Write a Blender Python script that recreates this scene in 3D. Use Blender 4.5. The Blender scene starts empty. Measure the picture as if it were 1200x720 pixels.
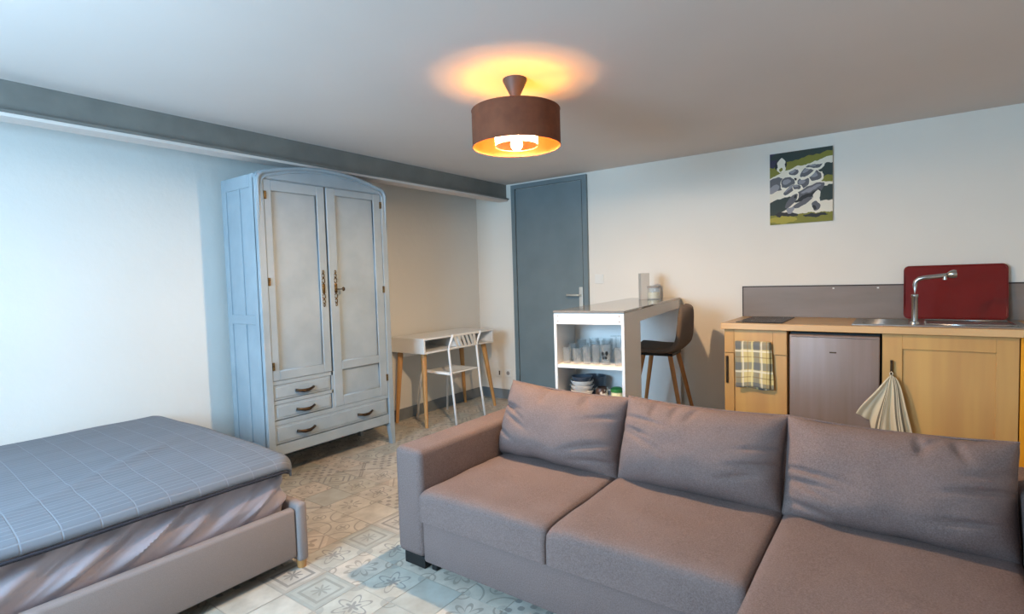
import bpy, bmesh, math, random
from mathutils import Vector, Matrix, noise as mnoise
random.seed(7)
SC = bpy.context.scene
COL = SC.collection
PI = math.pi

# ------------------------------------------------------------------ camera
F_PX, YAW, PITCH, ROLL = 627.52, 0.6305, -0.0510, -0.0288
CAM = Vector((3.6478, -4.4097, 1.2358))
fwd = Vector((-math.sin(YAW)*math.cos(PITCH), math.cos(YAW)*math.cos(PITCH), math.sin(PITCH)))
r0 = Vector((math.cos(YAW), math.sin(YAW), 0)); u0 = r0.cross(fwd)
rt = math.cos(ROLL)*r0 + math.sin(ROLL)*u0; up = -math.sin(ROLL)*r0 + math.cos(ROLL)*u0
cd = bpy.data.cameras.new('camera'); cam = bpy.data.objects.new('camera', cd); COL.objects.link(cam)
cd.sensor_width = 36; cd.sensor_fit = 'HORIZONTAL'; cd.lens = F_PX/1200*36; cd.clip_start = .02
cam.matrix_world = Matrix(((rt.x, up.x, -fwd.x, CAM.x), (rt.y, up.y, -fwd.y, CAM.y), (rt.z, up.z, -fwd.z, CAM.z), (0, 0, 0, 1)))
SC.camera = cam
# ------------------------------------------------------------------ world, daylight, exposure
SC.view_settings.view_transform = 'Standard'; SC.view_settings.look = 'None'
SC.view_settings.gamma = 1; SC.view_settings.use_curve_mapping = False
SC.view_settings.exposure = 0.42
w = bpy.data.worlds.new('daylight_sky'); SC.world = w; w.use_nodes = True
w.node_tree.nodes['Background'].inputs[0].default_value = (.62, .80, 1, 1)
w.node_tree.nodes['Background'].inputs[1].default_value = 2.0
WIN = (1.05, 2.35, .85, 2.0)            # window opening in the wall behind the camera: x0 x1 z0 z1
al = bpy.data.lights.new('window_daylight', 'AREA'); al.shape = 'RECTANGLE'; al.size = 1.25; al.size_y = 1.1
al.energy = 122; al.color = (.42, .72, 1.0)
alo = bpy.data.objects.new('window_daylight', al); COL.objects.link(alo)
alo.location = (1.70, -5.52, 1.45); alo.rotation_euler = (math.radians(72), 0, 0)
LAMP_COL = (1.0, .66, .36); LAMP_STRENGTH = 2800

# ------------------------------------------------------------------ helpers
def lin(h):
    h = h.lstrip('#'); v = [int(h[i:i+2], 16)/255 for i in (0, 2, 4)]
    return tuple((c/12.92 if c <= .04045 else ((c+.055)/1.055)**2.4) for c in v) + (1,)
MAT = {}
class E:
    """a tiny wrapper that writes Math nodes"""
    def __init__(s, nt, k): s.nt = nt; s.k = k
    def _m(s, op, *a):
        n = s.nt.nodes.new('ShaderNodeMath'); n.operation = op
        for i, v in enumerate((s,)+a):
            if isinstance(v, E): s.nt.links.new(v.k, n.inputs[i])
            else: n.inputs[i].default_value = v
        return E(s.nt, n.outputs[0])
    def __add__(s, o): return s._m('ADD', o)
    def __radd__(s, o): return s._m('ADD', o)
    def __sub__(s, o): return s._m('SUBTRACT', o)
    def __mul__(s, o): return s._m('MULTIPLY', o)
    def __rmul__(s, o): return s._m('MULTIPLY', o)
    def __truediv__(s, o): return s._m('DIVIDE', o)
    def __gt__(s, o): return s._m('GREATER_THAN', o)
    def __lt__(s, o): return s._m('LESS_THAN', o)
    def abs(s): return s._m('ABSOLUTE')
    def cos(s): return s._m('COSINE')
    def sin(s): return s._m('SINE')
    def sqrt(s): return s._m('SQRT')
    def mx(s, o): return s._m('MAXIMUM', o)
    def mn(s, o): return s._m('MINIMUM', o)
    def mod(s, o): return s._m('FLOORED_MODULO', o)
    def atan2(s, o): return s._m('ARCTAN2', o)
    def band(s, a, b): return (s > a)*(s < b)
def new_mat(name):
    m = bpy.data.materials.new(name); m.use_nodes = True; MAT[name] = m
    return m, m.node_tree, m.node_tree.nodes['Principled BSDF']
def mixc(nt, fac, a, b):
    n = nt.nodes.new('ShaderNodeMix'); n.data_type = 'RGBA'
    if isinstance(fac, E): nt.links.new(fac.k, n.inputs[0])
    elif isinstance(fac, (int, float)): n.inputs[0].default_value = fac
    else: nt.links.new(fac, n.inputs[0])
    for i, v in ((6, a), (7, b)):
        if isinstance(v, tuple): n.inputs[i].default_value = v
        else: nt.links.new(v, n.inputs[i])
    return n.outputs[2]
def coord(nt, kind='Object', scale=(1, 1, 1), rot=(0, 0, 0)):
    t = nt.nodes.new('ShaderNodeTexCoord'); mp = nt.nodes.new('ShaderNodeMapping')
    mp.inputs['Scale'].default_value = scale; mp.inputs['Rotation'].default_value = rot
    nt.links.new(t.outputs[kind], mp.inputs[0]); return mp.outputs[0]
def noise_n(nt, vec, scale, detail=3, rough=.55):
    n = nt.nodes.new('ShaderNodeTexNoise'); nt.links.new(vec, n.inputs['Vector'])
    n.inputs['Scale'].default_value = scale; n.inputs['Detail'].default_value = detail; n.inputs['Roughness'].default_value = rough
    return n.outputs['Fac']
def ramp(nt, fac, a, b):
    n = nt.nodes.new('ShaderNodeMapRange'); nt.links.new(fac, n.inputs[0]); n.inputs[1].default_value = a; n.inputs[2].default_value = b
    return n.outputs[0]
def bump(nt, bs, h, strength, dist):
    b = nt.nodes.new('ShaderNodeBump'); b.inputs['Strength'].default_value = strength; b.inputs['Distance'].default_value = dist
    nt.links.new(h.k if isinstance(h, E) else h, b.inputs['Height']); nt.links.new(b.outputs[0], bs.inputs['Normal'])
def simple(name, c1, c2=None, scale=8, rough=.5, metal=0, stretch=(1, 1, 1), bmp=None, spec=.5, lo=.35, hi=.65, sheen=0):
    m, nt, bs = new_mat(name)
    bs.inputs['Roughness'].default_value = rough; bs.inputs['Metallic'].default_value = metal
    bs.inputs['Specular IOR Level'].default_value = spec
    if sheen: bs.inputs['Sheen Weight'].default_value = sheen
    v = coord(nt, 'Object', stretch)
    if c2:
        f = ramp(nt, noise_n(nt, v, scale), lo, hi)
        nt.links.new(mixc(nt, f, lin(c1), lin(c2)), bs.inputs['Base Color'])
    else: bs.inputs['Base Color'].default_value = lin(c1)
    if bmp: bump(nt, bs, noise_n(nt, v, bmp[0], 4), bmp[1], bmp[2])
    return m
def fabric(name, c1, c2, weave=260, rough=.9, strength=.35):
    m, nt, bs = new_mat(name); bs.inputs['Roughness'].default_value = rough; bs.inputs['Specular IOR Level'].default_value = .2
    v = coord(nt); n1 = noise_n(nt, v, weave, 2); n2 = noise_n(nt, v, 5, 3)
    a = mixc(nt, ramp(nt, n1, .3, .7), lin(c1), lin(c2))
    nt.links.new(mixc(nt, ramp(nt, n2, .1, 1.3), a, lin(c2)), bs.inputs['Base Color'])
    bump(nt, bs, n1, strength, .002); return m

def box(bm, x0, x1, y0, y1, z0, z1, bev=0, seg=2):
    t = bmesh.new(); bmesh.ops.create_cube(t, size=1)
    sx, sy, sz = abs(x1-x0), abs(y1-y0), abs(z1-z0)
    for v in t.verts: v.co = Vector((v.co.x*sx+(x0+x1)/2, v.co.y*sy+(y0+y1)/2, v.co.z*sz+(z0+z1)/2))
    if bev: bmesh.ops.bevel(t, geom=t.edges[:], offset=min(bev, .49*min(sx, sy, sz)), segments=seg, profile=.5, affect='EDGES')
    me = bpy.data.meshes.new('t'); t.to_mesh(me); t.free(); bm.from_mesh(me); bpy.data.meshes.remove(me); return bm
def B(*a, **k): return box(bmesh.new(), *a, **k)
def lathe(bm, prof, cx=0, cy=0, n=24, cap=True, axis=None):
    rings = []
    for r, z in prof:
        rings.append([bm.verts.new((cx+r*math.cos(2*PI*i/n), cy+r*math.sin(2*PI*i/n), z)) for i in range(n)])
    for a, b in zip(rings, rings[1:]):
        for i in range(n): bm.faces.new((a[i], a[(i+1) % n], b[(i+1) % n], b[i]))
    if cap:
        bm.faces.new(rings[0][::-1]); bm.faces.new(rings[-1])
    return bm
def tube(bm, pts, r, n=10, cap=True):
    pts = [Vector(p) for p in pts]; rr = r if isinstance(r, (list, tuple)) else [r]*len(pts); rings = []
    ref = Vector((0, 0, 1)) if abs((pts[-1]-pts[0]).normalized().z) < .9 else Vector((1, 0, 0))
    for i, p in enumerate(pts):
        d = (pts[min(i+1, len(pts)-1)]-pts[max(i-1, 0)]).normalized()
        a = ref.cross(d).normalized(); b = d.cross(a)
        rings.append([bm.verts.new(p+rr[i]*(a*math.cos(2*PI*k/n)+b*math.sin(2*PI*k/n))) for k in range(n)])
    for A, C in zip(rings, rings[1:]):
        for k in range(n): bm.faces.new((A[k], A[(k+1) % n], C[(k+1) % n], C[k]))
    if cap: bm.faces.new(rings[0][::-1]); bm.faces.new(rings[-1])
    return bm
def prism(bm, pts, axis, a, b):
    """extrude a 2-D outline along axis 'x','y' or 'z' from a to b"""
    def P(p, t): return {'x': (t, p[0], p[1]), 'y': (p[0], t, p[1]), 'z': (p[0], p[1], t)}[axis]
    A = [bm.verts.new(P(p, a)) for p in pts]; C = [bm.verts.new(P(p, b)) for p in pts]
    bm.faces.new(A); bm.faces.new(C[::-1]); n = len(pts)
    for i in range(n): bm.faces.new((A[i], C[i], C[(i+1) % n], A[(i+1) % n]))
    bmesh.ops.recalc_face_normals(bm, faces=bm.faces); return bm
def rrect(x0, x1, y0, y1, r, n=6):
    out = []
    for cx, cy, a in ((x1-r, y1-r, 0), (x0+r, y1-r, 90), (x0+r, y0+r, 180), (x1-r, y0+r, 270)):
        for i in range(n+1):
            t = math.radians(a+90*i/n); out.append((cx+r*math.cos(t), cy+r*math.sin(t)))
    return out
def grid(bm, nu, nv, f, uv=True):
    vs = [[bm.verts.new(f(i/nu, j/nv)) for j in range(nv+1)] for i in range(nu+1)]
    L = bm.loops.layers.uv.verify() if uv else None
    for i in range(nu):
        for j in range(nv):
            fc = bm.faces.new((vs[i][j], vs[i+1][j], vs[i+1][j+1], vs[i][j+1]))
            if uv:
                for l, (a, b) in zip(fc.loops, ((i, j), (i+1, j), (i+1, j+1), (i, j+1))): l[L].uv = (a/nu, b/nv)
    return bm
WORLD = {}
def mat_of(o): return WORLD.get(o.name, Matrix())
def thing(name, label, cat, loc=(0, 0, 0), rotz=0, group=None, kind=None):
    o = bpy.data.objects.new(name, None); COL.objects.link(o); o.empty_display_size = .05
    o.location = loc; o.rotation_euler = (0, 0, rotz)
    WORLD[o.name] = Matrix.Translation(loc) @ Matrix.Rotation(rotz, 4, 'Z')
    return tag(o, label, cat, group, kind)
def tag(o, label=None, cat=None, group=None, kind=None):
    for k, v in (('label', label), ('category', cat), ('group', group), ('kind', kind)):
        if v: o[k] = v
    return o
def obj(name, bm, mat, parent=None, smooth=False, world=True, mods=None, label=None, base=None):
    """one mesh object; with world=True the shape is given in room coordinates"""
    me = bpy.data.meshes.new(name); o = bpy.data.objects.new(name, me); COL.objects.link(o)
    if parent:
        o.parent = parent; M = mat_of(parent); WORLD[o.name] = M
        if world: bmesh.ops.transform(bm, matrix=M.inverted(), verts=bm.verts)
    elif base:
        M = Matrix.Translation(base); o.location = base; WORLD[o.name] = M
        bmesh.ops.transform(bm, matrix=M.inverted(), verts=bm.verts)
    bm.to_mesh(me); bm.free()
    if isinstance(mat, (list, tuple)):
        for m in mat: me.materials.append(MAT[m])
    else: me.materials.append(MAT[mat])
    if smooth:
        for p in me.polygons: p.use_smooth = True
    if smooth == 'angle':
        for p in me.polygons: p.use_smooth = True
        me.set_sharp_from_angle(angle=math.radians(40))
    if label: o['label'] = label
    return o
def copy_tree(o, parent=None):
    c = o.copy(); COL.objects.link(c); c.parent = parent; WORLD[c.name] = mat_of(o)
    for ch in list(o.children): copy_tree(ch, c)
    return c

# ------------------------------------------------------------------ materials
def plaster(name, c, b=.25, sc=14):
    m, nt, bs = new_mat(name); bs.inputs['Roughness'].default_value = .9; bs.inputs['Specular IOR Level'].default_value = .2
    v = coord(nt); n = noise_n(nt, v, sc, 5, .6); n2 = noise_n(nt, v, 1.2, 2)
    c0 = lin(c); c1 = tuple(x*.93 for x in c0[:3])+(1,)
    nt.links.new(mixc(nt, ramp(nt, n2, .3, .8), c0, c1), bs.inputs['Base Color']); bump(nt, bs, n, b, .006); return m
plaster('wall_plaster', 'D9D9D5', .45, 11)
plaster('wall_plaster_smooth', 'EAE4DA', .15, 20)
plaster('ceiling_paint', 'DED5CF', .08, 16)
simple('beam_paint', '6E6E6A', '787873', 6, .5)
simple('door_paint', '6C7A7F', '748287', 3, .45, bmp=(40, .05, .002))
simple('baseboard_grey', '6D747A', '7A8288', 6, .6)
simple('wardrobe_paint', '93A0A9', '9EAAB2', 5, .42, bmp=(30, .04, .002))
simple('bronze', '3A2E26', '5A4630', 60, .4, .8)
simple('old_brass', '8A6E44', '3A2C1E', 120, .4, .8)
simple('steel', 'B8B8B6', None, rough=.25, metal=1)
simple('brushed_steel', '9A9692', 'A8A4A0', 40, .38, .9, stretch=(1, 1, 40))
simple('white_lacquer', 'E6E6E4', None, rough=.35)
simple('white_metal', 'E9EAEA', None, rough=.3)
simple('white_laminate', 'E6E3E0', None, rough=.4)
simple('white_plastic', 'E8E6E0', None, rough=.35)
simple('grey_panel', '9A9490', None, rough=.6)
simple('bar_glass_top', '6F6D6A', None, rough=.08, spec=.8)
simple('beech', 'C89A66', 'B98850', 9, .45, stretch=(1, 1, .12))
simple('dark_beech', 'A8703C', 'B98250', 9, .45, stretch=(1, 1, .12))
simple('oak_front', 'D3A865', 'C0925A', 7, .45, stretch=(1, 1, .08), bmp=(30, .05, .002))
simple('worktop_wood', 'C9A272', 'B68E60', 9, .4, stretch=(.12, 1, 1))
simple('worktop_edge', 'DDB683', 'CDA26E', 9, .4, stretch=(.1, 1, 1))
simple('black_glass', '16130F', None, rough=.25, spec=.15)
simple('black_plastic', '0E0E10', None, rough=.5)
simple('dark_slot', '2B1A12', None, rough=.6)
simple('fridge_grey', '8A786E', '92807A', 20, .42, .15, stretch=(1, 1, .05))
simple('splash_grey', '7E7066', '877970', 10, .5, stretch=(.2, 1, 1))
simple('red_board', '6E0F0C', '7A1510', 3, .22)
simple('yellow_paint', 'F2A614', 'E89A10', 4, .6)
fabric('sofa_weave', '5F504C', '85736F', 240)
fabric('bed_weave', '8D8484', '9A9190', 420, strength=.2)
fabric('stool_felt', '665B54', '72665E', 300)
simple('piping_navy', '23232E', None, rough=.8)
def satin():
    m, nt, bs = new_mat('sheet_satin'); bs.inputs['Base Color'].default_value = lin('A89EA6'); bs.inputs['Roughness'].default_value = .42
    bs.inputs['Sheen Weight'].default_value = .25
    v = coord(nt, 'Object', (1, 1.2, .5), (0, 0, 0)); bump(nt, bs, noise_n(nt, v, 22, 3), .25, .01)
satin()
def quilt():
    m, nt, bs = new_mat('quilt_cloth'); bs.inputs['Roughness'].default_value = .75; bs.inputs['Specular IOR Level'].default_value = .3
    v = coord(nt, 'UV'); n = nt.nodes.new('ShaderNodeTexBrick'); nt.links.new(v, n.inputs['Vector'])
    n.offset = 0; n.inputs['Scale'].default_value = 1; n.inputs['Brick Width'].default_value = .105; n.inputs['Row Height'].default_value = .030
    n.inputs['Mortar Size'].default_value = .0035; n.inputs['Mortar Smooth'].default_value = .8
    n.inputs['Color1'].default_value = lin('6E727A'); n.inputs['Color2'].default_value = lin('686C74'); n.inputs['Mortar'].default_value = lin('7A7E86')
    nt.links.new(n.outputs['Color'], bs.inputs['Base Color'])
    inv = E(nt, n.outputs['Fac'])*-1.0+1.0; bump(nt, bs, inv, .35, .004)
quilt()
def clear_glass():
    m = bpy.data.materials.new('clear_glass'); MAT['clear_glass'] = m; m.use_nodes = True; nt = m.node_tree; nt.nodes.clear()
    o = nt.nodes.new('ShaderNodeOutputMaterial'); t = nt.nodes.new('ShaderNodeBsdfTransparent'); g = nt.nodes.new('ShaderNodeBsdfGlossy'); d = nt.nodes.new('ShaderNodeBsdfDiffuse')
    t.inputs[0].default_value = (.985, .99, .99, 1); g.inputs['Roughness'].default_value = .05; d.inputs[0].default_value = (.9, .95, .96, 1)
    lw = nt.nodes.new('ShaderNodeLayerWeight'); lw.inputs[0].default_value = .2
    a = nt.nodes.new('ShaderNodeMixShader'); b = nt.nodes.new('ShaderNodeMixShader'); b.inputs[0].default_value = .07
    nt.links.new((E(nt, lw.outputs['Facing'])*.4).k, a.inputs[0]); nt.links.new(t.outputs[0], a.inputs[1]); nt.links.new(g.outputs[0], a.inputs[2])
    nt.links.new(a.outputs[0], b.inputs[1]); nt.links.new(d.outputs[0], b.inputs[2]); nt.links.new(b.outputs[0], o.inputs[0])
clear_glass()
def shade_mats():
    simple('shade_velvet', '6A3A24', '7A462C', 14, .85, bmp=(60, .2, .003))
    simple('shade_gold', '9A4A1A', 'A25220', 10, .45, .2)
    m = bpy.data.materials.new('ring_film'); MAT['ring_film'] = m; m.use_nodes = True; nt = m.node_tree; nt.nodes.clear()
    o = nt.nodes.new('ShaderNodeOutputMaterial'); t = nt.nodes.new('ShaderNodeBsdfTransparent'); d = nt.nodes.new('ShaderNodeBsdfTranslucent')
    t.inputs[0].default_value = (1, .75, .45, 1); d.inputs[0].default_value = (1, .75, .4, 1)
    a = nt.nodes.new('ShaderNodeMixShader'); a.inputs[0].default_value = .95
    nt.links.new(t.outputs[0], a.inputs[1]); nt.links.new(d.outputs[0], a.inputs[2]); nt.links.new(a.outputs[0], o.inputs[0])
    m = bpy.data.materials.new('amber_disc'); MAT['amber_disc'] = m; m.use_nodes = True; nt = m.node_tree; nt.nodes.clear()
    o = nt.nodes.new('ShaderNodeOutputMaterial'); t = nt.nodes.new('ShaderNodeBsdfTransparent'); t.inputs[0].default_value = (.16, .098, .010, 1); nt.links.new(t.outputs[0], o.inputs[0])  # amber filter colour for the added disc above the bulb
    m = bpy.data.materials.new('bulb_glow'); MAT['bulb_glow'] = m; m.use_nodes = True; nt = m.node_tree; nt.nodes.clear()
    o = nt.nodes.new('ShaderNodeOutputMaterial'); e = nt.nodes.new('ShaderNodeEmission'); e.inputs[0].default_value = LAMP_COL+(1,); e.inputs[1].default_value = LAMP_STRENGTH
    nt.links.new(e.outputs[0], o.inputs[0])
shade_mats()
simple('carton_grey', 'B9B6B0', None, rough=.6)
simple('lamp_grey', '4C453E', None, rough=.55)
simple('satin_nickel', 'D4D2CA', None, rough=.35, metal=.4)
simple('ceramic_white', 'E4E2DE', None, rough=.25)
simple('ceramic_slate', '4E5560', None, rough=.3)
simple('mug_brown', '4A3328', 'D8D0C4', 22, .3, lo=.5, hi=.56)
simple('lid_green', '2F7A3A', None, rough=.4)
simple('jar_cream', 'D8D2A8', None, rough=.3)
simple('candle_glass', 'C8C4B0', None, rough=.15)
def plaid():
    m, nt, bs = new_mat('plaid_cloth'); bs.inputs['Roughness'].default_value = .9
    t = nt.nodes.new('ShaderNodeTexCoord'); s = nt.nodes.new('ShaderNodeSeparateXYZ'); nt.links.new(t.outputs['UV'], s.inputs[0])
    x = E(nt, s.outputs[0]); y = E(nt, s.outputs[1])
    c = lin('D9C68A')
    def st(q, per, a, b, off=0.0): return ((q+off).mod(per)).band(a, b)
    col = mixc(nt, st(x, .55, .0, .17)*.6, c, lin('4E5D70')); col = mixc(nt, st(y, .45, .0, .16)*.6, col, lin('4E5D70'))
    col = mixc(nt, st(x, .55, .20, .25)*.75, col, lin('F0E8D0')); col = mixc(nt, st(y, .45, .18, .22)*.75, col, lin('F0E8D0'))
    col = mixc(nt, st(x, .55, .36, .385)*.55, col, lin('A87A30')); col = mixc(nt, st(y, .45, .32, .345)*.55, col, lin('8A6A40'))
    col = mixc(nt, st(x, .55, .48, .53)*.7, col, lin('E8DCA0'))
    nt.links.new(col, bs.inputs['Base Color'])
plaid()
def striped():
    m, nt, bs = new_mat('striped_cloth'); bs.inputs['Roughness'].default_value = .9
    t = nt.nodes.new('ShaderNodeTexCoord'); s = nt.nodes.new('ShaderNodeSeparateXYZ'); nt.links.new(t.outputs['UV'], s.inputs[0])
    x = E(nt, s.outputs[0]); k = x.band(.30, .335)+x.band(.365, .38)+x.band(.72, .76)+x.band(.79, .81)+x.band(.84, .88)
    nt.links.new(mixc(nt, k*.8, lin('DCCFB4'), lin('4A4238')), bs.inputs['Base Color'])
striped()
def painting():
    m, nt, bs = new_mat('canvas_print'); bs.inputs['Roughness'].default_value = .6
    t = nt.nodes.new('ShaderNodeTexCoord'); s = nt.nodes.new('ShaderNodeSeparateXYZ'); nt.links.new(t.outputs['UV'], s.inputs[0])
    nz = nt.nodes.new('ShaderNodeTexNoise'); nt.links.new(t.outputs['UV'], nz.inputs['Vector']); nz.inputs['Scale'].default_value = 7
    d = (E(nt, nz.outputs['Fac'])-.5)*.12
    x = E(nt, s.outputs[0])+d; y = E(nt, s.outputs[1])+d*.8
    col = lin('E6DCC8')
    dg, ol, gr, lg, cr, pu, dk = (lin(c) for c in ('24322A', '7E7A1C', '5C5A5E', '8E8C90', 'EDE4D0', '2C2440', '141416'))
    def ell(col, c, cx, cy, a, b, ang=0):
        ca, sa = math.cos(math.radians(ang)), math.sin(math.radians(ang))
        X = (x-cx)*ca+(y-cy)*sa; Y = (y-cy)*ca-(x-cx)*sa
        return mixc(nt, (X*X/(a*a)+Y*Y/(b*b)) < 1.0, col, c)
    def above(col, c, y0, k): return mixc(nt, (y-x*k) > y0, col, c)
    col = above(col, ol, .70, .18); col = above(col, dg, .83, .12)
    col = ell(col, pu, .03, .93, .10, .14); col = ell(col, dg, .2, .95, .18, .05)
    col = ell(col, ol, .10, .74, .17, .05, 20); col = ell(col, dk, .19, .83, .09, .07); col = ell(col, cr, .19, .86, .06, .05); col = ell(col, cr, .20, .78, .07, .05); col = ell(col, ol, .19, .77, .025, .025)
    col = ell(col, dg, .95, .69, .16, .09); col = ell(col, ol, .95, .57, .18, .05)
    col = ell(col, dg, .93, .38, .26, .10); col = ell(col, dg, .10, .24, .30, .10, 18)
    col = ell(col, gr, .12, .57, .17, .09); col = ell(col, lg, .06, .50, .10, .05, 20)
    for (cx, cy, a, b, g) in ((.30, .58, .11, .08, 0), (.55, .56, .09, .075, 0), (.74, .63, .10, .07, 0), (.62, .71, .12, .06, 30), (.72, .77, .12, .03, 0), (.40, .71, .08, .03, 0), (.33, .47, .10, .04, 30), (.44, .50, .08, .03, 0)):
        col = ell(col, cr, cx+.01, cy-.012, a+.022, b+.018, g); col = ell(col, gr, cx, cy, a, b, g); col = ell(col, lg, cx-.02, cy+.012, a*.55, b*.45, g)
    col = ell(col, dk, .43, .62, .025, .02)
    col = ell(col, gr, .62, .41, .26, .08, 18); col = ell(col, dk, .60, .36, .22, .03, 18); col = ell(col, lg, .66, .45, .16, .025, 15)
    col = ell(col, cr, .43, .38, .05, .06); col = ell(col, gr, .36, .32, .12, .05, 40); col = ell(col, dk, .42, .37, .02, .02)
    col = ell(col, gr, .52, .27, .18, .035, 22); col = ell(col, cr, .76, .30, .06, .12); col = ell(col, gr, .74, .22, .075, .065); col = ell(col, dk, .72, .20, .04, .035)
    col = mixc(nt, y < .135, col, ol); col = ell(col, lin('A79A30'), .2, .06, .25, .05)
    col = ell(col, dk, .28, .13, .19, .03, -4); col = ell(col, dk, .74, .10, .20, .025)
    col = ell(col, lg, .33, .19, .05, .05)
    nt.links.new(col, bs.inputs['Base Color'])
painting()
# patchwork floor tiles: motifs drawn on each tile's own UV
TILE_MATS = []
def tile_mat(i, motif, c0, c1, c2):
    name = 'tile_motif_%d' % i; m, nt, bs = new_mat(name); TILE_MATS.append(name)
    bs.inputs['Roughness'].default_value = .42
    t = nt.nodes.new('ShaderNodeTexCoord'); s = nt.nodes.new('ShaderNodeSeparateXYZ'); nt.links.new(t.outputs['UV'], s.inputs[0])
    x = E(nt, s.outputs[0])*2-1; y = E(nt, s.outputs[1])*2-1
    ax = x.abs(); ay = y.abs(); r = (x*x+y*y).sqrt(); th = y.atan2(x)
    rc = ((ax-1)*(ax-1)+(ay-1)*(ay-1)).sqrt(); dm = ax+ay; sq = ax.mx(ay)
    a, b = motif(x, y, ax, ay, r, th, rc, dm, sq)
    n = noise_n(nt, coord(nt, 'Object'), 9, 4)
    col = lin(c0)
    if b is not None: col = mixc(nt, b*.6, col, lin(c2))
    if a is not None: col = mixc(nt, a*.74, col, lin(c1))
    nt.links.new(mixc(nt, ramp(nt, n, .35, .9), col, lin('978E82')), bs.inputs['Base Color'])
mots = [
 lambda x, y, ax, ay, r, th, rc, dm, sq: (r.band(.16, .2)+(r < ((th*8).cos()*.22+.42))*(r > .24)*(((th*8).cos()) > .1)+rc.band(.28, .36), rc < .2),
 lambda x, y, ax, ay, r, th, rc, dm, sq: (rc.band(.78, .86)+r.band(.30, .36)+(r < ((th*4).cos()*.08+.16)), rc < .3),
 lambda x, y, ax, ay, r, th, rc, dm, sq: (dm.band(.86, .98)+(r < ((th*4).cos()*.18+.34))*(r > .12), dm > 1.3),
 lambda x, y, ax, ay, r, th, rc, dm, sq: (sq.band(.55, .68)+(r < ((th*8).cos()*.16+.26)), sq > .84),
 lambda x, y, ax, ay, r, th, rc, dm, sq: (((x*9).sin()*(y*9).sin()) > .35, r < .3),
 lambda x, y, ax, ay, r, th, rc, dm, sq: (None, sq > .97),
 lambda x, y, ax, ay, r, th, rc, dm, sq: ((dm.mod(.5) < .16)*(sq < .9), sq > .9),
 lambda x, y, ax, ay, r, th, rc, dm, sq: ((r < ((th*4).sin().abs()*.5+.28))*(r > ((th*4).sin().abs()*.42+.16))+rc.band(.3, .38)+(rc < .12), None),
 lambda x, y, ax, ay, r, th, rc, dm, sq: ((ax-ay).abs().band(.06, .16)*(r > .3)+(r < .2)+rc.band(.1, .22), (ax-ay).abs() < .05),
 lambda x, y, ax, ay, r, th, rc, dm, sq: (((r < ((th*6).cos()*.2+.6))*(r > ((th*6).cos()*.2+.5)))+(r < ((th*6).cos()*.12+.24)), rc < .35),
]
cols = [('CFC7BA', '8B867E', 'A8A198'), ('C6C3B8', '77787A', '9A9A96'), ('D4C8BA', '94887C', 'B4A698'), ('B9BAB2', '8A8C86', 'A0A29C'), ('CDC6BC', '6F6E6E', 'A79E92')]
k = 0
for i, mo in enumerate(mots):
    for j in ((i % 5), (i*2+3) % 5):
        tile_mat(k, mo, *cols[j]); k += 1
simple('grout', 'A8A094', 'B2AA9E', 30, .8)

# ------------------------------------------------------------------ the room
H = 2.194; XR = 4.75; YF = -5.40
floor = obj('floor', B(-.1, XR+.1, YF-.2, .1, -.12, -.0012), 'grout'); tag(floor, 'patchwork patterned tile floor in cream and grey', 'floor', kind='structure')
TS = .20; TX0 = 1.85; TY0 = -3.08
def tile_bm(bm, x0, x1, y0, y1, mi):
    g = .0015; z0, z1 = -.003, 0
    v = [bm.verts.new(p) for p in ((x0+g, y0+g, z1), (x1-g, y0+g, z1), (x1-g, y1-g, z1), (x0+g, y1-g, z1), (x0+g, y0+g, z0), (x1-g, y0+g, z0), (x1-g, y1-g, z0), (x0+g, y1-g, z0))]
    L = bm.loops.layers.uv.verify(); uvs = ((0, 0), (1, 0), (1, 1), (0, 1))
    f = bm.faces.new(v[:4]); f.material_index = mi
    for l, q in zip(f.loops, uvs): l[L].uv = q
    for a, b in ((0, 1), (1, 2), (2, 3), (3, 0)):
        f = bm.faces.new((v[b], v[a], v[a+4], v[b+4])); f.material_index = mi
        for l in f.loops: l[L].uv = (0, 0)
tile_meshes = []
for nm in TILE_MATS:
    bm = bmesh.new(); tile_bm(bm, -TS/2, TS/2, -TS/2, TS/2, 0); me = bpy.data.meshes.new('tile'); bm.to_mesh(me); bm.free(); me.materials.append(MAT[nm]); tile_meshes.append(me)
rest = bmesh.new(); ntile = 0; cand = []
for i in range(-10, 15):
    for j in range(-12, 16):
        x = TX0+i*TS+TS/2; y = TY0+j*TS+TS/2
        if x-TS/2 >= XR or x+TS/2 <= 0 or y+TS/2 <= YF or y-TS/2 >= 0: continue
        rnd = random.randrange(len(TILE_MATS))
        full = x-TS/2 >= -.001 and x+TS/2 <= XR and y-TS/2 >= YF and y+TS/2 <= .001
        seen = full and ((x < 1.95 and y > -3.25) or (1.35 < x < 3.4 and -4.3 < y < -2.75))
        if seen and not (x < 1.3 and y < -3.2): cand.append((x, y, rnd))
        else: tile_bm(rest, max(x-TS/2, 0), min(x+TS/2, XR), max(y-TS/2, YF), min(y+TS/2, 0), rnd)
for x, y, rnd in cand[:300]:
    o = bpy.data.objects.new('tile', tile_meshes[rnd]); COL.objects.link(o); o.parent = floor; o.location = (x, y, 0)
for x, y, rnd in cand[300:]: tile_bm(rest, x-TS/2, x+TS/2, y-TS/2, y+TS/2, rnd)
o = obj('tile_field', rest, TILE_MATS, floor); o['kind'] = 'stuff'
def struct(name, bm, mat, label=None, cat=None): return tag(obj(name, bm, mat), label, cat, kind='structure')
struct('ceiling', B(-.1, XR+.1, YF-.2, .1, H, H+.1), 'ceiling_paint', 'plain off-white painted ceiling above the whole room', 'ceiling')
struct('wall_left', B(-.1, 0, YF-.2, .1, -.1, H), 'wall_plaster', 'rough white plaster wall behind wardrobe and bed', 'wall')
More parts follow.
